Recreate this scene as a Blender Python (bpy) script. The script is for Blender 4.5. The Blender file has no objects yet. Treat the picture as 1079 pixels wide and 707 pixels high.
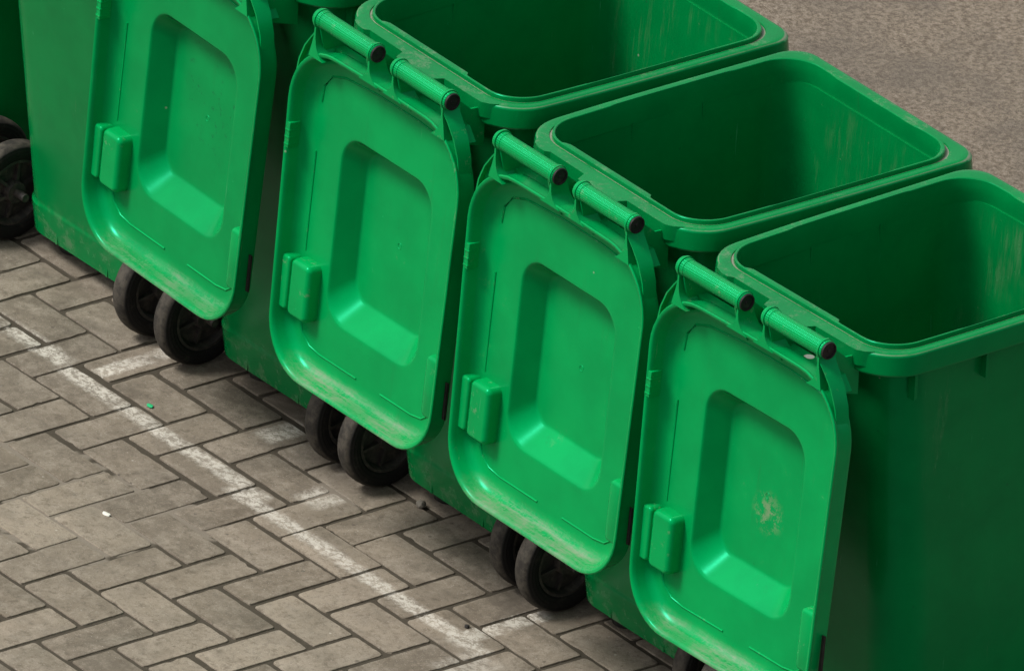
import bpy, math, random
from mathutils import Vector, Matrix
random.seed(7)
C = bpy.context.scene
col = C.collection

# ------------------------------------------------------------------ camera
r_ = Vector((0.59623314, 0.80166645, 0.04285976)); d_ = Vector((0.38082217, -0.23542796, -0.89417456)); f_ = Vector((-0.70673936, 0.54945845, -0.4456623))
cam = bpy.data.cameras.new('camera'); co = bpy.data.objects.new('camera', cam); col.objects.link(co)
M = Matrix((( r_.x, -d_.x, -f_.x), (r_.y, -d_.y, -f_.y), (r_.z, -d_.z, -f_.z))).to_4x4()
M.translation = Vector((31.65659914, -24.82717599, 20.74914391))
co.matrix_world = M
cam.sensor_width = 36; cam.lens = 24750.0 / 1079 * 36
cam.clip_start = 1; cam.clip_end = 2000
C.camera = co

# ------------------------------------------------------------------ light
SUN = Vector((-0.26, -0.50, 0.83)).normalized()      # direction towards the light
elev = math.asin(SUN.z); az = math.atan2(SUN.x, SUN.y)
w = bpy.data.worlds.new('World'); C.world = w; w.use_nodes = True
nt = w.node_tree; bgn = nt.nodes['Background']
sky = nt.nodes.new('ShaderNodeTexSky'); sky.sky_type = 'NISHITA'; sky.sun_disc = False
sky.sun_elevation = elev; sky.sun_rotation = az; sky.air_density = 1.0; sky.dust_density = 4.0
hs = nt.nodes.new('ShaderNodeHueSaturation'); hs.inputs['Saturation'].default_value = 0.15
nt.links.new(sky.outputs[0], hs.inputs['Color']); nt.links.new(hs.outputs[0], bgn.inputs[0])
bgn.inputs[1].default_value = 0.080
sl = bpy.data.lights.new('sun', 'SUN'); sl.energy = 1.9; sl.angle = math.radians(16); sl.color = (1.0, 0.965, 0.91)
so = bpy.data.objects.new('sun', sl); col.objects.link(so)
so.rotation_euler = (-SUN).to_track_quat('-Z', 'Y').to_euler()
C.view_settings.view_transform = 'Standard'; C.view_settings.look = 'None'
C.view_settings.exposure = 0.80; C.view_settings.gamma = 1; C.view_settings.use_curve_mapping = False

# ------------------------------------------------------------------ node helpers
class N:
    def __init__(s, name):
        s.m = bpy.data.materials.new(name); s.m.use_nodes = True; s.t = s.m.node_tree
        s.b = s.t.nodes['Principled BSDF']
    def n(s, typ, **kw):
        x = s.t.nodes.new(typ)
        for k, v in kw.items(): setattr(x, k, v)
        return x
    def put(s, sock, v):
        if hasattr(v, 'is_linked') or isinstance(v, bpy.types.NodeSocket): s.t.links.new(v, sock)
        else: sock.default_value = v
    def math(s, op, a, b=0.0, c=0.0, clamp=False):
        x = s.n('ShaderNodeMath', operation=op); x.use_clamp = clamp
        s.put(x.inputs[0], a); s.put(x.inputs[1], b); s.put(x.inputs[2], c); return x.outputs[0]
    def mul(s, a, b): return s.math('MULTIPLY', a, b)
    def add(s, a, b): return s.math('ADD', a, b)
    def sub(s, a, b): return s.math('SUBTRACT', a, b)
    def mx(s, a, b): return s.math('MAXIMUM', a, b)
    def ramp(s, v, lo, hi):     # smooth 0..1 between lo and hi
        x = s.n('ShaderNodeMapRange', interpolation_type='SMOOTHSTEP')
        s.put(x.inputs[0], v); x.inputs[1].default_value = lo; x.inputs[2].default_value = hi
        if lo > hi:
            x.inputs[1].default_value = hi; x.inputs[2].default_value = lo; x.inputs[3].default_value = 1; x.inputs[4].default_value = 0
        return x.outputs[0]
    def co(s, kind='Object'): return s.n('ShaderNodeTexCoord').outputs[kind]
    def xyz(s, v):
        x = s.n('ShaderNodeSeparateXYZ'); s.put(x.inputs[0], v); return x.outputs
    def map(s, v, scale=(1, 1, 1), loc=(0, 0, 0), rot=(0, 0, 0)):
        x = s.n('ShaderNodeMapping'); s.put(x.inputs[0], v)
        x.inputs['Scale'].default_value = scale; x.inputs['Location'].default_value = loc; x.inputs['Rotation'].default_value = rot
        return x.outputs[0]
    def noise(s, v, scale, detail=4, rough=0.55):
        x = s.n('ShaderNodeTexNoise'); s.put(x.inputs['Vector'], v)
        x.inputs['Scale'].default_value = scale; x.inputs['Detail'].default_value = detail; x.inputs['Roughness'].default_value = rough
        return x.outputs[0]
    def vor(s, v, scale, feature='F1'):
        x = s.n('ShaderNodeTexVoronoi', feature=feature); s.put(x.inputs['Vector'], v); x.inputs['Scale'].default_value = scale
        return x
    def mix(s, f, a, b):
        x = s.n('ShaderNodeMix', data_type='RGBA'); s.put(x.inputs[0], f)
        s.put(x.inputs[6], a if not isinstance(a, tuple) else (*a, 1)); s.put(x.inputs[7], b if not isinstance(b, tuple) else (*b, 1))
        return x.outputs[2]
    def bump(s, h, strength, dist, nrm=None):
        x = s.n('ShaderNodeBump'); s.put(x.inputs['Height'], h); x.inputs['Strength'].default_value = strength; x.inputs['Distance'].default_value = dist
        if nrm is not None: s.put(x.inputs['Normal'], nrm)
        return x.outputs[0]
    def out(s, color, rough, normal=None, spec=0.5, tint=None):
        if tint: s.b.inputs['Specular Tint'].default_value = (*tint, 1)
        s.put(s.b.inputs['Base Color'], color if not isinstance(color, tuple) else (*color, 1)); s.put(s.b.inputs['Roughness'], rough)
        s.b.inputs['Specular IOR Level'].default_value = spec
        if normal is not None: s.put(s.b.inputs['Normal'], normal)
        return s.m

DUST = (0.25, 0.225, 0.185)
def rnd_off(s):     # shift patterns per object so that copies do not repeat
    o = s.n('ShaderNodeObjectInfo').outputs['Location']
    x = s.n('ShaderNodeVectorMath', operation='MULTIPLY_ADD'); s.put(x.inputs[0], o); x.inputs[1].default_value = (7.3, 3.1, 5.7); s.put(x.inputs[2], s.co())
    return x.outputs[0]
def plastic(name, base, seed=0, dust=None, extra=None, knurl=False, rough=.27, spots=True):
    s = N(name); P = s.map(rnd_off(s), loc=(seed, seed*2, seed*3)); raw = s.co()
    dk = tuple(c*0.88 for c in base); lt = tuple(min(1, c*1.06) for c in base)
    c = s.mix(s.ramp(s.noise(P, 7, 5, .6), .3, .7), dk, lt)
    # fine grime streaks and specks
    g = s.ramp(s.noise(s.map(P, scale=(30, 30, 3)), 1, 4, .7), .58, .8)
    c = s.mix(s.mul(g, .22), c, (0.02, 0.10, 0.035))
    sc = s.ramp(s.noise(s.map(P, scale=(140, 140, 7), rot=(0, .35, 0)), 1, 3, .6), .68, .76)      # hairline scratches
    sc = s.mul(sc, s.ramp(s.noise(P, 8, 3), .50, .66)); c = s.mix(s.mul(sc, .30), c, (0.10, 0.36, 0.20))
    R = s.add(s.mul(s.noise(P, 40, 5), .14), rough - .10)
    if spots:
        v = s.vor(P, 16); d = s.add(v.outputs['Distance'], s.mul(s.noise(P, 160, 2), .05))
        keep = s.math('GREATER_THAN', s.xyz(v.outputs['Color'])[0], .86)
        c = s.mix(s.mul(s.mul(s.ramp(d, .075, .05), keep), .6), c, (0.30, 0.33, 0.25))
        v2 = s.vor(s.map(P, loc=(3, 1, 4)), 24); d2 = s.add(v2.outputs['Distance'], s.mul(s.noise(P, 120, 2), .12))
        keep2 = s.math('GREATER_THAN', s.xyz(v2.outputs['Color'])[1], .84)
        c = s.mix(s.mul(s.mul(s.ramp(d2, .15, .08), keep2), .45), c, (0.012, 0.07, 0.03))
    if dust:
        dm = dust(s, P, raw); c = s.mix(dm, c, DUST); R = s.add(R, s.mul(dm, .3))
    if extra: c = extra(s, P, raw, c)
    h = s.noise(P, 260, 3); nrm = s.bump(h, .12, .0006)
    nrm = s.bump(s.noise(P, 6, 1), .10, .004, nrm)
    if knurl:
        x = s.xyz(raw); an = s.mul(s.math('ARCTAN2', x[2], x[1]), 13)
        a = s.math('SINE', s.add(s.mul(x[0], 700), an)); b = s.math('SINE', s.sub(s.mul(x[0], 700), an))
        nrm = s.bump(s.mul(a, b), .40, .0012, nrm)
    return s.out(c, R, nrm, .42, (.03, 1.0, .60))

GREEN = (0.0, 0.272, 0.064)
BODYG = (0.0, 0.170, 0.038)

def dust_lid(s, P, raw):          # scuffed, dusty front lip of the lid
    x = s.xyz(raw)
    band = s.mul(s.ramp(x[2], -.700, -.712), s.ramp(x[1], .032, .024)); band = s.mul(band, s.ramp(s.math('ABSOLUTE', x[0]), .24, .13))
    n = s.add(s.mul(s.ramp(s.noise(s.map(P, scale=(7, 70, 70)), 1, 7, .72), .38, .66), .8), s.mul(s.ramp(s.noise(P, 120, 4, .7), .42, .6), .3))
    mid = s.ramp(s.noise(P, 5.5, 3), .36, .58)
    m = s.mul(s.mul(band, n), s.add(s.mul(mid, .52), .12))
    n2 = s.mul(s.ramp(s.noise(P, 14, 7, .8), .62, .80), .22)
    side = s.mul(s.ramp(s.noise(s.map(P, scale=(60, 60, 8)), 1, 5, .7), .62, .75), s.ramp(x[1], .004, -.008))
    return s.math('MAXIMUM', s.math('MAXIMUM', m, n2), s.mul(side, .45), clamp=True)
def dust_rim(s, P, raw):          # dirt caught in the rim groove
    x = s.xyz(raw)
    up = s.xyz(s.n('ShaderNodeNewGeometry').outputs['Normal'])[2]
    groove = s.mul(s.ramp(x[2], 1.0500, 1.0484), s.ramp(up, .6, .95))
    n = s.ramp(s.noise(P, 22, 6, .7), .28, .52)
    patch = s.mul(s.mul(s.ramp(s.noise(P, 11, 7, .8), .54, .70), .45), s.ramp(up, .6, .95))
    back = s.mul(s.mul(s.ramp(x[1], .10, .03), s.ramp(up, .6, .95)), s.mul(s.ramp(s.noise(P, 30, 5, .7), .50, .75), .28))
    return s.math('MAXIMUM', s.math('MAXIMUM', s.mul(groove, s.mul(n, .85)), patch), back, clamp=True)
def dust_body(s, P, raw):
    x = s.xyz(raw)
    low = s.ramp(x[2], .16, .04); n = s.ramp(s.noise(s.map(P, scale=(26, 26, 26)), 1, 6, .7), .45, .68)
    up = s.mul(s.ramp(s.noise(s.map(P, scale=(16, 16, 2.5)), 1, 6, .75), .62, .80), .16)   # streaks
    inn = s.mul(s.mul(s.ramp(x[1], .50, .58), s.ramp(s.math('ABSOLUTE', x[0]), .236, .20)), s.ramp(x[2], 1.02, .98))
    st = s.mul(s.mul(s.ramp(s.noise(s.map(P, scale=(38, 20, 3.2)), 1, 6, .78), .48, .70), s.ramp(s.noise(P, 6, 3), .42, .62)), .15)
    sp = s.mul(s.ramp(s.noise(P, 55, 6, .8), .62, .72), .18)
    rz = s.math('ABSOLUTE', s.sub(s.add(x[2], s.mul(s.noise(P, 12, 3), .012)), .735))
    ring = s.mul(s.mul(s.ramp(rz, .0035, .001), s.ramp(x[1], .50, .56)), s.mul(s.ramp(x[0], .05, .0), s.ramp(s.noise(P, 40, 5, .75), .38, .58)))
    return s.mx(s.math('MAXIMUM', s.math('MAXIMUM', s.mul(s.mul(low, n), .32), up), s.mul(inn, s.mx(st, sp)), clamp=True), s.mul(ring, .5))
def dust_part(s, P, raw):
    return s.mul(s.ramp(s.noise(P, 30, 6, .75), .58, .74), .4)

def patch_scuff(cx, cz, rad, colr, amt, thr=.50):
    def f(s, P, raw, c):
        x = s.xyz(raw)
        dx = s.sub(x[0], cx); dz = s.sub(x[2], cz)
        d = s.math('SQRT', s.add(s.mul(dx, dx), s.mul(dz, dz)))
        m = s.mx(s.mul(s.ramp(d, rad, rad*.15), s.ramp(s.noise(P, 48, 7, .78), thr, thr + .10)), s.mul(s.ramp(s.add(d, s.mul(s.noise(P, 60, 4), .02)), rad*.42, rad*.25), .8 if thr < .5 else 0))
        return s.mix(s.mul(m, amt), c, colr)
    return f
MAT = dict(
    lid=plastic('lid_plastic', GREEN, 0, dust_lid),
    lid_scuffed=plastic('lid_plastic_scuffed', GREEN, 3, dust_lid, patch_scuff(.010, -.440, .055, (.20, .26, .15), .75, .49)),
    lid_blotched=plastic('lid_plastic_blotched', tuple(c*.86 for c in GREEN), 5, dust_lid, patch_scuff(.02, -.36, .18, (.008, .070, .030), .7, .55)),
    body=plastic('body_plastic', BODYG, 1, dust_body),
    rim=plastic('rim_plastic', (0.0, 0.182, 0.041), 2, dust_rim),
    tube=plastic('grip_plastic', GREEN, 4, dust_part, knurl=True, rough=.27, spots=False),
    small=plastic('moulded_plastic', GREEN, 6, dust_part, spots=False),
)
def white_spot(s, P, raw, c):
    x = s.xyz(raw); dx = s.sub(x[0], .118); dz = s.sub(x[1], .040)
    d = s.add(s.math('SQRT', s.add(s.mul(dx, dx), s.mul(dz, dz))), s.mul(s.noise(P, 200, 2), .003))
    return s.mix(s.ramp(d, .0125, .0105), c, (.90, .84, .76))
SPOT = plastic('ledge_plastic_spotted', GREEN, 8, dust_part, white_spot, spots=False)
def rubber():
    s = N('tyre_rubber'); raw = s.co(); P = rnd_off(s); x = s.xyz(raw)
    rr = s.math('SQRT', s.add(s.mul(x[1], x[1]), s.mul(x[2], x[2])))
    tread = s.ramp(rr, .0925, .0975)
    n = s.ramp(s.noise(P, 45, 6, .7), .35, .65)
    side = s.mul(s.ramp(s.noise(P, 30, 6, .75), .52, .74), .22)
    d = s.math('MAXIMUM', s.mul(tread, s.add(s.mul(n, .42), .12)), side, clamp=True)
    c = s.mix(d, (.009, .0085, .008), (.12, .104, .082))
    rings = s.math('SINE', s.mul(rr, 900))
    nrm = s.bump(s.noise(P, 300, 3), .5, .001); nrm = s.bump(rings, .35, .0009, nrm)
    return s.out(c, .75, nrm, .25)
def blackp(name, colr, rough, dustc=(.09, .075, .06), amt=.6):
    s = N(name); P = rnd_off(s)
    n = s.mul(s.ramp(s.noise(P, 60, 5, .7), .45, .68), amt)
    return s.out(s.mix(n, colr, dustc), rough, s.bump(s.noise(P, 240, 3), .3, .001), .35)
MAT['rubber'] = rubber()
MAT['hub'] = blackp('wheel_hub', (.030, .027, .025), .6)
MAT['cap'] = blackp('cap_black', (.006, .0055, .0055), .6, amt=.18)
MAT['foot'] = blackp('foot_black', (.010, .009, .008), .7, (.04, .035, .03), .4)

# ------------------------------------------------------------------ mesh helpers
def mesh_obj(name, V, F, mat, parent=None, smooth=40, loc=None):
    me = bpy.data.meshes.new(name); me.from_pydata([tuple(v) for v in V], [], F); me.validate(); me.update()
    import bmesh
    bm = bmesh.new(); bm.from_mesh(me); bmesh.ops.recalc_face_normals(bm, faces=bm.faces); bm.to_mesh(me); bm.free()
    if smooth: me.shade_smooth(); me.set_sharp_from_angle(angle=math.radians(smooth))
    if mat: me.materials.append(mat)
    o = bpy.data.objects.new(name, me); col.objects.link(o)
    if smooth and len(V) > 150 and len(V) < 20000:
        wm = o.modifiers.new('weighted_normal', 'WEIGHTED_NORMAL'); wm.keep_sharp = True; wm.weight = 60
    if parent: o.parent = parent
    if loc: o.location = loc
    return o
class MB:
    def __init__(s): s.V = []; s.F = []
    def rings(s, rings, cap0=True, cap1=True, closed=True):
        n = len(rings[0]); b = len(s.V)
        for r in rings: s.V += [Vector(p) for p in r]
        for i in range(len(rings)-1):
            for j in range(n if closed else n-1):
                k = (j+1) % n
                s.F.append((b+i*n+j, b+i*n+k, b+(i+1)*n+k, b+(i+1)*n+j))
        if cap0: s.F.append(tuple(b+j for j in range(n))[::-1])
        if cap1: s.F.append(tuple(b+(len(rings)-1)*n+j for j in range(n)))
    def loop(s, rings):   # rings joined first to last (a swept closed profile)
        s.rings(rings + [rings[0]], False, False)
    def tube(s, path, rad, n=12, caps=True):
        rs = []
        for i, p in enumerate(path):
            p = Vector(p); a = Vector(path[max(0, i-1)]); c = Vector(path[min(len(path)-1, i+1)]); t = (c-a).normalized()
            up = Vector((0, 0, 1)) if abs(t.z) < .9 else Vector((1, 0, 0))
            u = t.cross(up).normalized(); v = t.cross(u)
            rr = rad[i] if isinstance(rad, (list, tuple)) else rad
            rs.append([p + u*math.cos(q)*rr + v*math.sin(q)*rr for q in [2*math.pi*k/n for k in range(n)]])
        s.rings(rs, caps, caps)
    def lathe_x(s, prof, n=40, cx=0):      # prof: (x, r) closed profile spun round the x axis
        s_ = []
        for x, r in prof: s_.append([Vector((cx+x, r*math.cos(2*math.pi*k/n), r*math.sin(2*math.pi*k/n))) for k in range(n)])
        s.rings(s_, True, True)
    def prism(s, poly, axis, a, b):        # poly in the two other axes, extruded a..b, slightly bevelled by rings
        def mk(p, q):
            if axis == 'x': return (q, p[0], p[1])
            if axis == 'y': return (p[0], q, p[1])
            return (p[0], p[1], q)
        s.rings([[mk(p, a) for p in poly], [mk(p, b) for p in poly]])
    def rbox(s, x0, x1, y0, y1, z0, z1, r, axis='y', bev=.003):   # rounded box, face towards -axis bevelled
        def rr(ins): return rrect((x0+x1)/2, (x1-x0)/2-ins, z0+ins, z1-ins, max(r-ins, .0005), max(r-ins, .0005), k=5, m=1)
        a = [(p[0], y1, p[1]) for p in rr(0)]
        b = [(p[0], y0+bev, p[1]) for p in rr(0)]
        c = [(p[0], y0+bev*.3, p[1]) for p in rr(bev*.3)]
        d = [(p[0], y0, p[1]) for p in rr(bev)]
        s.rings([a, b, c, d])
    def build(s, name, mat, parent=None, smooth=40, loc=None): return mesh_obj(name, s.V, s.F, mat, parent, smooth, loc)

def rrect(cx, hx, y0, y1, r0, r1, k=10, m=8, hx1=None):
    """rounded rectangle; r0/hx at the y0 end, r1/hx1 at the y1 end; constant point count"""
    h1 = hx if hx1 is None else hx1
    def arc(px, py, r, a0): return [(px + r*math.cos(math.radians(a0 + 90*i/k)), py + r*math.sin(math.radians(a0 + 90*i/k))) for i in range(k+1)]
    cs = [arc(cx+hx-r0, y0+r0, r0, -90), arc(cx+h1-r1, y1-r1, r1, 0), arc(cx-h1+r1, y1-r1, r1, 90), arc(cx-hx+r0, y0+r0, r0, 180)]
    pts = []
    for i in range(4):
        pts += cs[i]; a = cs[i][-1]; b = cs[(i+1) % 4][0]
        for j in range(1, m): t = j/m; pts.append((a[0]+(b[0]-a[0])*t, a[1]+(b[1]-a[1])*t))
    return pts
def tag(o, label=None, cat=None, group=None, kind=None):
    if label: o['label'] = label
    if cat: o['category'] = cat
    if group: o['group'] = group
    if kind: o['kind'] = kind
    return o
def empty(name, loc=(0, 0, 0), rz=0, parent=None):
    o = bpy.data.objects.new(name, None); col.objects.link(o); o.location = loc; o.rotation_euler = (0, 0, rz); o.empty_display_size = .1
    if parent: o.parent = parent
    return o
def copy_tree(o, parent=None):
    c = o.copy(); col.objects.link(c); c.parent = parent
    for ch in list(o.children): copy_tree(ch, c)
    return c

# ------------------------------------------------------------------ ground
UX, UY, X0, Y0 = .1025, .1085, -.780, -.815
s = N('paver_concrete'); raw = s.co(); x = s.xyz(raw)
att = s.n('ShaderNodeAttribute', attribute_name='tone'); tone = att.outputs['Fac']
base = s.mix(tone, (.148, .122, .091), (.262, .220, .168))
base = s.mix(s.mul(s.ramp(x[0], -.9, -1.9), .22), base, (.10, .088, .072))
base = s.mix(s.mul(s.ramp(s.noise(raw, 2.2, 4, .6), .35, .70), .55), base, (.125, .108, .087))
base = s.mix(s.mul(s.ramp(s.noise(raw, 20, 7, .78), .44, .64), .50), base, (.29, .25, .20))
base = s.mix(s.mul(s.ramp(s.noise(raw, 34, 7, .8), .50, .64), .62), base, (.095, .076, .055))
base = s.mix(s.mul(s.ramp(s.noise(s.map(raw, loc=(2, 7, 1)), 13, 7, .8), .50, .62), .32), base, (.30, .262, .21))
base = s.mix(s.mul(s.ramp(s.noise(s.map(raw, loc=(4, 1, 1)), 75, 5, .8), .50, .64), .45), base, (.095, .081, .064))
gr = s.noise(raw, 420, 2, .6); base = s.mix(s.mul(s.ramp(gr, .52, .70), .30), base, (.10, .09, .075))
base = s.mix(s.mul(s.ramp(s.noise(s.map(raw, loc=(5, 5, 5)), 330, 2, .6), .62, .72), .5), base, (.46, .43, .38))
base = s.mix(s.mul(s.ramp(s.noise(s.map(raw, loc=(9, 2, 0), scale=(1, 1.6, 1)), 5.5, 5, .7), .48, .70), .35), base, (.10, .087, .07))
# stains near the bins
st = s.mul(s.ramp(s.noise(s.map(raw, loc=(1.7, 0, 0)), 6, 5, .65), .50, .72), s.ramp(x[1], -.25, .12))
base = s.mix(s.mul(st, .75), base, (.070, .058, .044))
base = s.mix(s.mul(s.ramp(s.noise(s.map(raw, loc=(6, 6, 0), scale=(1, 1.4, 1)), 3.1, 6, .7), .52, .68), .42), base, (.105, .086, .064))
v = s.vor(s.map(raw, loc=(2, 2, 0)), 30); vd = s.add(v.outputs['Distance'], s.mul(s.noise(raw, 160, 3), .12)); keepv = s.math('GREATER_THAN', s.xyz(v.outputs['Color'])[0], .80)
base = s.mix(s.mul(s.mul(s.ramp(vd, .16, .09), keepv), .7), base, (.40, .37, .32))
keepw = s.math('GREATER_THAN', s.xyz(v.outputs['Color'])[1], .84)
base = s.mix(s.mul(s.mul(s.ramp(vd, .24, .12), keepw), .6), base, (.06, .05, .04))
# worn painted bay line: a long run, two returns towards the bins, a few spots
wob = s.add(s.mul(s.sub(s.noise(raw, 9, 4, .6), .5), .018), s.mul(s.sub(s.noise(raw, 55, 5, .8), .5), .034))
def seg_x(yc, hw, xa, xb): # along x
    d = s.math('ABSOLUTE', s.sub(s.add(x[1], wob), yc))
    return s.mul(s.ramp(d, hw, hw*.35), s.mul(s.ramp(x[0], xa-.02, xa+.01), s.ramp(x[0], xb+.02, xb-.01)))
def seg_y(xc, hw, ya, yb, slope=0):
    d = s.math('ABSOLUTE', s.sub(s.sub(s.add(x[0], wob), xc), s.mul(x[1], slope)))
    return s.mul(s.ramp(d, hw, hw*.55), s.mul(s.ramp(x[1], ya-.02, ya+.01), s.ramp(x[1], yb+.02, yb-.01)))
ln = s.mx(seg_x(-.070, .034, -2.6, -1.62), seg_x(-.086, .028, -1.60, -.93))
ln = s.mx(ln, seg_x(-.112, .025, -1.0, -.17))
ln = s.mx(ln, seg_y(-1.545, .026, -.10, .16)); ln = s.mx(ln, seg_y(-.245, .030, -.13, .085))
ln = s.mx(ln, seg_y(-1.145, .035, .075, .16)); ln = s.mx(ln, s.mul(seg_y(-.875, .05, -.02, .045), .85)); ln = s.mx(ln, s.mul(seg_y(-.15, .06, -.22, -.12), .5))
wear = s.ramp(s.noise(s.map(raw, scale=(60, 75, 60)), 1, 7, .82), .43, .55)
wear2 = s.ramp(s.noise(s.map(raw, loc=(.35, .2, 0)), 9, 5, .7), .30, .50)
big = s.mul(wear, wear2)
base = s.mix(s.mul(s.mul(ln, s.add(s.mul(big, .78), s.mul(wear2, .18))), .92), base, (.50, .47, .41))
h = s.add(s.mul(s.noise(raw, 35, 5, .65), .6), s.mul(gr, .35))
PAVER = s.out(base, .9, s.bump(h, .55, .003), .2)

bx, by = [], []
V, F, T = [], [], []
from mathutils import noise as mn
def brick(x0, x1, y0, y1, fine):
    g = .0046; j = lambda a: random.uniform(-a, a)
    tz = j(.0006); tx = j(.004); ty = j(.004); rot = j(.012); ox, oy = j(.0018), j(.0026)
    cx, cy = (x0+x1)/2, (y0+y1)/2; hx, hy = (x1-x0)/2-g+.0008-random.uniform(-.001, .0020), (y1-y0)/2-g-random.uniform(-.0010, .0034)
    rc = random.uniform(.004, .009)
    def ring(ins, z, r):
        cor = []
        for sx, sy, a0 in ((1, -1, -90), (1, 1, 0), (-1, 1, 90), (-1, -1, 180)):
            cor.append([(sx*(hx-ins-r)+r*math.cos(math.radians(a0+45*q)), sy*(hy-ins-r)+r*math.sin(math.radians(a0+45*q))) for q in range(3)])
        pts = []
        for c in range(4):
            pts += cor[c]
            if fine:
                p, q = cor[c][-1], cor[(c+1) % 4][0]
                for k in range(1, 9): pts.append((p[0]+(q[0]-p[0])*k/9, p[1]+(q[1]-p[1])*k/9))
        out = []
        for px, py in pts:
            X = px*math.cos(rot)-py*math.sin(rot)+cx+ox; Y = px*math.sin(rot)+py*math.cos(rot)+cy+oy
            if fine:
                n = mn.noise(Vector((X*70, Y*70, cx*9)))*.0016+mn.noise(Vector((X*190, Y*190, cy*9)))*.0010
                chip = max(0, mn.noise(Vector((X*38+5, Y*38, 7)))-.42)*.014
                L = math.hypot(px, py); X -= px/L*(n+chip); Y -= py/L*(n+chip)
            out.append((X, Y, z+tz+tx*px*.5+ty*py*.5))
        return out
    b = len(V); rs = [ring(-.001, -.02, rc-.001), ring(0, -.004, rc), ring(.0006, -.0007, rc), ring(.0016, 0, rc)]
    n = len(rs[0])
    for r in rs: V.extend(r)
    for i in range(3):
        for q in range(n): F.append((b+i*n+q, b+i*n+(q+1) % n, b+(i+1)*n+(q+1) % n, b+(i+1)*n+q))
    F.append(tuple(b+3*n+q for q in range(n)))
    t = random.random(); T.extend([t]*(4*n))
for i in range(-42, 40):
    for j in range(-22, 19):
        m = (j-i) % 4; xx, yy = X0+i*UX, Y0+j*UY
        fine = -26 < i < 16 and -9 < j < 14
        if m == 3: brick(xx, xx+UX, yy, yy+2*UY, fine)
        elif m == 2: brick(xx, xx+2*UX, yy, yy+UY, fine)
pv = mesh_obj('paving', V, F, PAVER, None, 30)
a = pv.data.attributes.new('tone', 'FLOAT', 'POINT')
for k, t in enumerate(T): a.data[k].value = t
tag(pv, kind='structure')

s = N('joint_sand'); raw = s.co(); x = s.xyz(raw)
c = s.mix(s.noise(raw, 60, 5, .7), (.028, .024, .018), (.062, .054, .042))
SAND = s.out(c, .95, s.bump(s.noise(raw, 300, 4, .7), .8, .003), .15)
# the jointing sand: a finely divided sheet, standing higher where the joints are filled flush
import bmesh
def fill_height(px, py):
    def bl(cx, cy, rx, ry): return math.exp(-(((px-cx)/rx)**2+((py-cy)/ry)**2)**2)
    f = bl(-1.17, -.38, .24, .17)+bl(-.98, -.53, .17, .12)+bl(-.93, -.28, .12, .10)+bl(-.86, .02, .10, .07)*.9+bl(-.2, .0, .12, .05)*.8+bl(-1.42, -.47, .12, .10)
    from mathutils import noise as mn
    n = mn.noise(Vector((px*9, py*9, 0)))*.5+mn.noise(Vector((px*24, py*24, 3)))*.35
    return f + n*.75 + mn.noise(Vector((px*60, py*60, 9)))*.30
V, F = [], []; nx, ny = 330, 260; ax, bx_, ay, by_ = -3.0, 1.2, -1.8, .9
for j in range(ny+1):
    for i in range(nx+1):
        px = ax+(bx_-ax)*i/nx; py = ay+(by_-ay)*j/ny; fh = fill_height(px, py)
        t = min(1, max(0, (fh-.58)/.22)); t = t*t*(3-2*t)
        V.append((px, py, -.0034+.0012*t))
for j in range(ny):
    for i in range(nx): q = j*(nx+1)+i; F.append((q, q+1, q+nx+2, q+nx+1))
sd = mesh_obj('joint_sand', V, F, None, None, 60)
s = N('joint_filling'); raw = s.co(); x = s.xyz(raw)
c = s.mix(s.noise(raw, 60, 5, .7), (.036, .030, .022), (.080, .068, .051))
c = s.mix(s.ramp(x[2], -.0032, -.0023), c, s.mix(s.noise(raw, 14, 5, .7), (.155, .133, .106), (.205, .177, .142)))
ab = s.math('ABSOLUTE', s.sub(s.add(x[1], .112), s.mul(s.ramp(x[0], -.90, -1.0), .026)))
pm = s.mul(s.ramp(ab, .022, .010), s.mul(s.ramp(s.noise(raw, 45, 6, .8), .46, .58), s.ramp(x[0], -.17, -.2)))
c = s.mix(s.mul(pm, .6), c, (.40, .375, .33))
sd.data.materials.append(s.out(c, .95, s.bump(s.noise(raw, 300, 4, .7), .6, .002), .15))
tag(sd, kind='structure')
g = mesh_obj('ground', [(-300, -300, -.012), (300, -300, -.012), (300, 300, -.012), (-300, 300, -.012)], [(0, 1, 2, 3)], SAND, None, 0)
tag(g, kind='structure')

s = N('asphalt'); raw = s.co(); x = s.xyz(raw)
c = s.mix(s.ramp(s.noise(raw, 75, 8, .92), .38, .62), (.095, .076, .056), (.245, .202, .154))
c = s.mix(s.mul(s.ramp(s.noise(raw, 75, 4, .75), .42, .72), .5), c, (.27, .235, .195))
c = s.mix(s.mul(s.ramp(s.noise(raw, 3.0, 5, .65), .40, .68), .55), c, (.10, .088, .074))
c = s.mix(s.mul(s.ramp(s.noise(s.map(raw, loc=(3, 3, 3)), 60, 8, .92), .55, .66), .65), c, (.36, .31, .25))
c = s.mix(s.mul(s.ramp(s.noise(s.map(raw, loc=(1, 3, 9)), 45, 7, .9), .54, .66), .60), c, (.055, .046, .037))
ASPH = s.out(c, .92, s.bump(s.noise(raw, 170, 4, .7), .8, .006), .2)
o = mesh_obj('road', [(-40, 1.16, -.002), (40, 1.16, -.002), (40, 60, -.002), (-40, 60, -.002)], [(0, 1, 2, 3)], ASPH, None, 0)
tag(o, kind='structure')

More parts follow.
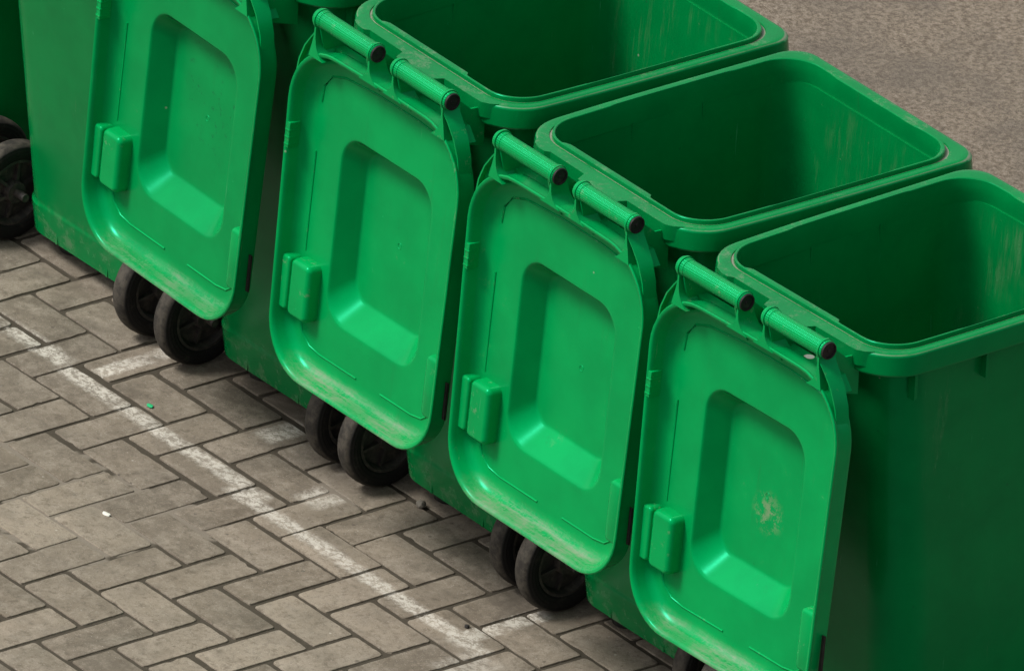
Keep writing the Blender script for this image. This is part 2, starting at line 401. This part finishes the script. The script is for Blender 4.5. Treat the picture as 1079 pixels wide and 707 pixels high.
# ------------------------------------------------------------------ the bin
def make_lid(parent):
    cx = 0.0
    def R(ins, w_, hx=.277, hb=.266):
        top, bot = .062, .745
        p = rrect(cx, hx-ins, top+ins, bot-ins, max(.125-ins*.8, .03), max(.112-ins*.75, .03), hx1=hb-ins)
        out = []
        for a, b in p:
            bow = 1-(a/(hx))**2                       # the hinge edge arches a little
            b2 = b - .006*bow*max(0, 1-(b-top)/.1)
            out.append((a, -w_, -b2))
        return out
    def Q(hx, t0, t1, r, w_): return [(a, -w_, -b) for a, b in rrect(cx, hx, t0, t1, r, r)]
    mb = MB()
    bk = [Q(.108, .252, .564, .045, -.083), Q(.128, .238, .578, .05, -.080), Q(.152, .212, .614, .060, -.038), R(.030, -.038), R(.010, -.036), R(.002, -.030), R(0, -.022)]
    lip = [R(-.0005, .004), R(-.003, .008), R(-.003, .011), R(-.001, .0125), R(.003, .0122), R(.006, .0095), R(.0085, .003)]
    inn = [R(.0115, -.012), R(.016, -.021), R(.024, -.0275), R(.034, -.0305), R(.046, -.0315)]
    rec = [Q(.156, .210, .618, .064, -.0315), Q(.150, .216, .612, .060, -.0315), Q(.1480, .218, .609, .059, -.0324), Q(.1450, .2215, .6045, .057, -.0355),
           Q(.1210, .2450, .5660, .046, -.0740), Q(.1185, .2475, .5630, .045, -.0765), Q(.1150, .2510, .5590, .043, -.0775), Q(.108, .258, .552, .038, -.0775)]
    mb.rings(bk+lip+inn+rec)
    lid = mb.build('lid', MAT['lid'], parent, 38)
    # hinge arms
    for i, xa in enumerate((-.213, -.036, .043, .205)):
        m = MB(); L, Rr = [], []
        te = .079 if i in (0, 3) else .0605
        H = [te*q_ for q_ in (-.15, -.08, 0, .2, .35, .5, .62, .72, .80, .87, .94, 1)]
        for t in H:
            q = max(0, t/te); fl = .0022+.028*q**5; L.append(fl); Rr.append(fl)
        if i == 0: L = [.0022+.010*max(0, (t-.03)/.04) for t in H]
        if i == 3: Rr = [.0022+.010*max(0, (t-.03)/.04) for t in H]
        rs = []
        for t, a, b in zip(H, L, Rr):
            q = max(0, min(1, t/.05)); w0 = -.018-.016*q; w1 = .016-.0025*q
            rs.append([(xa-a, -w0, -t), (xa+b, -w0, -t), (xa+b, -w1, -t), (xa-a, -w1, -t)])
        m.rings(rs)
        eye = [[(xa+dx, .0212*rr*math.cos(2*math.pi*k/20), .0212*rr*math.sin(2*math.pi*k/20)) for k in range(20)] for dx, rr in ((-.003, .93), (-.0022, 1), (.0022, 1), (.003, .93))]
        m.rings(eye)
        if i in (0, 3):      # outer strip that runs from the arm round to the lid's corner, with its web behind
            sg = -1 if i == 0 else 1
            path = [(xa, .010), (xa+sg*.002, .026), (xa+sg*.016, .042), (xa+sg*.036, .068), (xa+sg*.052, .103), (xa+sg*.0605, .145), (xa+sg*.0635, .19)]
            rs = []
            for k, (a, b) in enumerate(path):
                q = k/(len(path)-1); w1 = .014-.012*q
                rs.append([(a-.0018, .026, -b), (a+.0018, .026, -b), (a+.0018, -w1, -b), (a-.0018, -w1, -b)])
            m.rings(rs)
            poly = [(p[0], -p[1]) for p in path] + [(sg*(.152+.1235*math.cos(q_)), -(.187-.1235*math.sin(q_))) for q_ in (0, .2, .4, .6, .8, .98)] + [(xa, -.078)]
            m.prism(poly, 'y', .006, .009)
        m.build('hinge_arm', MAT['small'], lid, 35)
    # ledge of the lid behind the arms
    m = MB()
    m.prism([(-.213, -.060), (.211, -.060), (.235, -.085), (-.237, -.085)], 'y', .030, .052)
    m.build('hinge_ledge', MAT['small'], lid, 35)
    # moulded ridges on the inside
    m = MB(); yy = .0312
    for path in ([(-.226, .185), (-.222, .150), (-.200, .122), (-.160, .109), (-.05, .101), (.08, .101), (.16, .108), (.2, .122)],
                 [(-.228, .290), (-.229, .40), (-.229, .500)],
                 [(-.222, .640), (-.212, .668), (-.185, .687), (-.15, .692), (-.03, .692)],
                 [(.05, .692), (.15, .692), (.185, .687), (.203, .674)], [(.222, .545), (.222, .650)]):
        m = MB(); m.tube([(a, yy, -b) for a, b in path], .0022, 6); m.build('moulded_ridge', MAT['small'], lid, 60)
    m = MB(); m.rbox(-.268, -.2360, .001, .0325, -.628, -.515, .009, bev=.006); m.rbox(-.2345, -.171, .000, .0325, -.634, -.512, .014, bev=.011)
    m.build('latch_boss', MAT['small'], lid, 50)
    m = MB(); m.tube([(.004+.006*math.cos(q_/12*5.4), .0777, -.405+.006*math.sin(q_/12*5.4)) for q_ in range(13)], .0010, 6); m.build('moulded_mark', MAT['small'], lid, 60)
    m = MB(); m.rbox(.206, .262, .008, .0315, -.665, -.535, .014, bev=.008)
    m.build('side_boss', MAT['small'], lid, 50)
    m = MB(); m.prism([(.0135, -.648), (.0185, -.650), (.0185, -.572), (.0135, -.570)], 'x', .270, .2768)
    m.build('side_slot', MAT['foot'], lid, 30)
    m = MB(); m.rbox(-.2725, -.262, -.013, .012, -.292, -.238, .002, bev=.002)
    for q in range(3): m.rbox(-.275, -.261, -.0145, .004, -.286+q*.015, -.2825+q*.015, .001, bev=.001)
    m.build('clip', MAT['small'], lid, 35)
    return lid

def make_bin():
    root = empty('wheelie_bin')
    # body: outer loft down, inner loft up
    def S(z, ins=0, grow=0):
        q = z/1.012
        hx = .216+(.258-.216)*q; yb = .140+(.040-.140)*q; yf = .590+(.650-.590)*q; rb = .088-.010*q; rf = .07
        return [(a, b, z) for a, b in rrect(0, hx-ins+grow, yb+ins-grow, yf-ins+grow, rb, rf)]
    mb = MB()
    mb.rings([S(.040, .016), S(.040, .004), S(.046, 0, .003), S(.108, 0, .004), S(.113, 0, .001), S(.120), S(.35), S(.6), S(.85), S(1.012),
              S(1.012, .004), S(.7, .004), S(.35, .004), S(.10, .004), S(.08, .03)])
    body = mb.build('body', MAT['body'], root, 35)
    for y_ in (.085, .26, .43):
        for sg in (-1, 1):
            m = MB(); m.prism([(y_-.0035, 1.006), (y_+.0035, 1.006), (y_+.0035, .950), (y_-.0035, .945)], 'x', sg*.252, sg*.272)
            m.build('rib', MAT['body'], body, 30)
    for xx in (-.085, .085):
        m = MB(); m.prism([(xx-.003, .047), (xx+.003, .047), (xx+.003, .106), (xx-.003, .106)], 'y', .130, .150)
        m.build('plinth_rib', MAT['body'], body, 30)
    # rim
    HX, YB, YF = .288, -.006, .690
    def O(i, z, bump=0):
        f = min(1, i/.038)
        rb = .092+(.072-.092)*f; rf = .050+(.078-.050)*f
        pts = rrect(0, HX-i, YB+i, YF-i-.006*f, rb, rf, m=44)
        out = []
        for a, b in pts:
            # slight barrel of the sides
            if b < .34: a *= 1-.034*((b-.34)/.35)**2
            if bump and b < YB+i+.02:      # the lip steps back between two notches
                t = max(0, min(1, (a+.175)/.012))*max(0, min(1, (.105-a)/.010)); b -= bump*t
            if bump and abs(abs(a)-(HX-i)) < .012 and .15 < b < .60:
                t = max(0, min(1, (b-.20)/.015))*max(0, min(1, (.50-b)/.015)); a += math.copysign(bump*.22*t, a)
            if bump and b > YF-i-.03:
                t = max(0, min(1, (a+.14)/.02))*max(0, min(1, (.14-a)/.02)); b += bump*.35*t
            out.append((a, b, z))
        return out
    mb = MB()
    mb.loop([O(.034, 1.003), O(.008, 1.003), O(.001, 1.005), O(-.001, 1.009), O(.001, 1.044), O(.003, 1.048), O(.0065, 1.0505), O(.012, 1.0510), O(.0220, 1.0506), O(.0245, 1.0500),
             O(.0253, 1.0478), O(.0288, 1.0478), O(.0294, 1.0560), O(.0304, 1.0572, -.001), O(.0330, 1.0572, -.0075), O(.0342, 1.0560, -.009), O(.0354, 1.045, -.007), O(.036, 1.030), O(.0345, 1.003)])
    rim = mb.build('rim', MAT['rim'], root, 32)
    # mount behind the rim and the brackets that carry the handles
    m = MB()
    m.prism([(-.225, .012), (-.222, .0), (-.212, -.010), (-.190, -.018), (-.172, -.018), (-.162, -.010), (-.052, -.012), (-.040, -.036), (.060, -.038), (.075, -.030), (.085, -.012), (.185, -.012), (.205, -.011), (.220, -.002), (.232, .012)], 'z', 1.020, 1.0517)
    m.build('handle_mount', MAT['rim'], root, 35)
    for xs in ((-.222, -.030), (.034, .214)):
        h = MB(); x0, x1 = xs
        prof = [(x0, .012), (x0+.001, .0185), (x0+.009, .0194), (x0+.010, .0172), (x0+.012, .0172), (x0+.0125, .0190), (x0+.022, .0190), (x0+.023, .0180), (x1-.016, .0180), (x1-.015, .0192), (x1-.003, .0192), (x1-.0015, .0186), (x1, .0165)]
        h.lathe_x(prof, 28)
        ho = h.build('handle', MAT['tube'], root, 40, loc=(0, -.088, 1.075))
        c_ = MB(); c_.lathe_x([(x1-.004, .0172), (x1+.0035, .0172), (x1+.004, .0164), (x1+.004, .0145), (x1+.0012, .0138), (x1+.0012, .004), (x1+.003, .003)], 24)
        c_.build('end_cap', MAT['cap'], ho, 40)
        for xb in (x0+.018, x1-.020):
            b_ = MB()
            b_.prism([(.012, -.010), (-.012, -.012), (-.002, -.055), (.030, -.105), (.094, -.125), (.094, -.040), (.060, -.038), (.035, -.016)], 'x', xb-.0022, xb+.0022)
            b_.build('bracket', MAT['small'], ho, 30)
    lid = make_lid(root)
    # wheels, axle, feet
    for sg in (-1, 1):
        t_ = MB(); prof = []
        for xx, rr in ((-.017, .066), (-.0205, .070), (-.0225, .080), (-.0215, .090), (-.0175, .0965), (-.010, .0995), (0, .1002), (.010, .0995), (.0175, .0965), (.0215, .090), (.0225, .080), (.0205, .070), (.017, .066)): prof.append((xx, rr))
        rings = [[(x_, r__*math.cos(2*math.pi*k/56), r__*math.sin(2*math.pi*k/56)) for k in range(56)] for x_, r__ in prof]
        t_.loop(rings)
        wl = empty('wheel', (-.2405 if sg < 0 else .2645, .128, .1048), 0, root); wl.scale = (1.0, 1.045, 1.045)
        t_.build('tyre', MAT['rubber'], wl, 50)
        r2 = MB()
        r2.loop([[(x_, r__*math.cos(2*math.pi*k/48), r__*math.sin(2*math.pi*k/48)) for k in range(48)] for x_, r__ in ((-.019, .0675), (-.019, .062), (-.014, .059), (-.006, .056), (.006, .056), (.014, .059), (.019, .062), (.019, .0675))])
        r2.lathe_x([(-.021, .017), (-.0215, .0205), (-.012, .023), (.012, .023), (.0215, .0205), (.021, .017)], 24)
        r2.loop([[(x_, r__*math.cos(2*math.pi*k/48), r__*math.sin(2*math.pi*k/48)) for k in range(48)] for x_, r__ in ((-.002, .058), (-.002, .018), (.002, .018), (.002, .058))])
        for k in range(6):
            a = 2*math.pi*k/6+.3; ca, sa = math.cos(a), math.sin(a); px, pz = -sa*.003, ca*.003
            r2.rings([[(xx, ca*.020+px*q, sa*.020+pz*q) for xx, q in ((-.015, -1), (.015, -1), (.015, 1), (-.015, 1))],
                      [(xx, ca*.0575+px*q, sa*.0575+pz*q) for xx, q in ((-.009, -1), (.009, -1), (.009, 1), (-.009, 1))]])
        r2.build('rim_disc', MAT['hub'], wl, 40)
    for sg in (-1, 1):
        m = MB(); m.tube([(sg*.190, .128, .1048), (-.263 if sg < 0 else .287, .128, .1048)], .0085, 14); m.build('axle', MAT['hub'], root, 40)
    for px, py in ((-.12, .20), (.12, .20), (-.15, .53), (.15, .53)):
        m = MB(); m.rings([[(px+rr*math.cos(2*math.pi*k/20), py+rr*math.sin(2*math.pi*k/20), z) for k in range(20)] for z, rr in ((0.0, .024), (.004, .029), (.030, .031), (.041, .031))])
        m.build('foot', MAT['foot'], root, 40)
    return root, lid

proto, plid = make_bin()
def child(root, nm): return [c for c in root.children if c.name.split('.')[0] == nm]
HZ = 1.075
BINS = [  # index along the row, dx, dy, turn, lid (None = shut), lid lean, lid material, label
    (0, -.010, 0.000, 0.0, 'open', 3.7, 0.3, 'lid', 'open green wheelie bin, lid hanging down, second from the right end of the row'),
    (1, -.014, -.002, 2.0, 'open', 3.9, 0.0, 'lid_scuffed', 'open green wheelie bin at the right end, pale scuff on its hanging lid'),
    (-1, -.003, .002, -.6, 'open', 4.2, -.2, 'lid', 'open green wheelie bin, lid hanging down, third from the right end of the row'),
    (-2, -.004, -.008, 0.0, 'open', 3.6, 0.6, 'lid_blotched', 'open green wheelie bin with dark blotches on its hanging lid, its opening outside the picture'),
    (-3, -.036, -.020, 0.0, 'shut', 0, 0, 'lid', 'green wheelie bin showing its bare back panel, left of the blotched hanging lid'),
    (-4, -.040, -.020, 0.0, 'shut', 0, 0, 'lid', 'green wheelie bin at the left picture edge, only its shaded side and one wheel showing'),
]
roots = []
for n, (k, dx, dy, rz, st_, lean, yaw, mt, lab) in enumerate(BINS):
    o = proto if n == 0 else copy_tree(proto)
    o.location = (k*.619+dx, k*-.018+dy, 0); o.rotation_euler = (0, 0, math.radians(rz))
    tag(o, lab, 'wheelie bin', 'green wheelie bins standing side by side in a row')
    roots.append((o, st_, lean, yaw, mt))
for o, st_, lean, yaw, mt in roots:
    ld = child(o, 'lid')[0]
    ld.location = (-.026 if mt == 'lid_blotched' else 0, -.088, HZ)
    ld.rotation_euler = (math.radians(-lean) if st_ == 'open' else math.radians(90.5), math.radians(yaw), math.radians(-2.0 if mt == 'lid_blotched' else 0))
    if mt != 'lid':
        ld.material_slots[0].link = 'OBJECT'; ld.material_slots[0].material = MAT[mt]
    if mt == 'lid_scuffed': tag(ld, 'hanging lid with a pale scuff in its recess')
    if mt == 'lid_scuffed':
        lg = child(ld, 'hinge_ledge')[0]; lg.material_slots[0].link = 'OBJECT'; lg.material_slots[0].material = SPOT
    if mt == 'lid_blotched': tag(ld, 'hanging lid with dark blotches in its recess')

# ------------------------------------------------------------------ litter on the paving
def lump(name, loc, size, colr, label, cat, flat=1.0, seed=1, rough=.8):
    rg = random.Random(seed); s = N(name+'_material'); P = s.co()
    mt = s.out(s.mix(s.noise(P, 150, 3), tuple(c*.7 for c in colr), colr), rough, s.bump(s.noise(P, 300, 3), .4, .001), .3)
    bm = bmesh.new(); bmesh.ops.create_icosphere(bm, subdivisions=2, radius=1)
    for v in bm.verts: v.co *= rg.uniform(.8, 1.15)
    me = bpy.data.meshes.new(name); bm.to_mesh(me); bm.free()
    me.transform(Matrix.Diagonal((size[0], size[1], size[2]*flat, 1))); me.shade_smooth(); me.set_sharp_from_angle(angle=math.radians(30)); me.materials.append(mt)
    o = bpy.data.objects.new(name, me); col.objects.link(o); o.location = loc; tag(o, label, cat)
    return o
def gp(u, v):      # where a photo pixel meets the paving
    W = f_ + ((u-539.5)/24750.0)*r_ + ((v-353.5)/24750.0)*d_; c0 = M.translation; t = -c0.z/W.z
    return c0 + W*t
for name, uv, size, colr, lab, cat in (
    ('plastic_chip', (158, 428.5), (.009, .006, .003), (.02, .42, .16), 'tiny bright green plastic chip lying by the worn white line', 'chip'),
    ('paper_scrap', (112, 542), (.012, .006, .002), (.75, .74, .66), 'small whitish scrap lying on the worn pavers', 'scrap'),
    ('pebble', (443.5, 534), (.011, .010, .008), (.22, .20, .165), 'small grey-brown pebble beside a bin under its black wheels', 'pebble'),
    ('dark_pebble', (492, 661), (.006, .005, .004), (.03, .027, .025), 'tiny dark pebble on the white line corner', 'pebble')):
    p = gp(*uv); lump(name, (p.x, p.y, size[2]*.8), size, colr, lab, cat, seed=len(name))
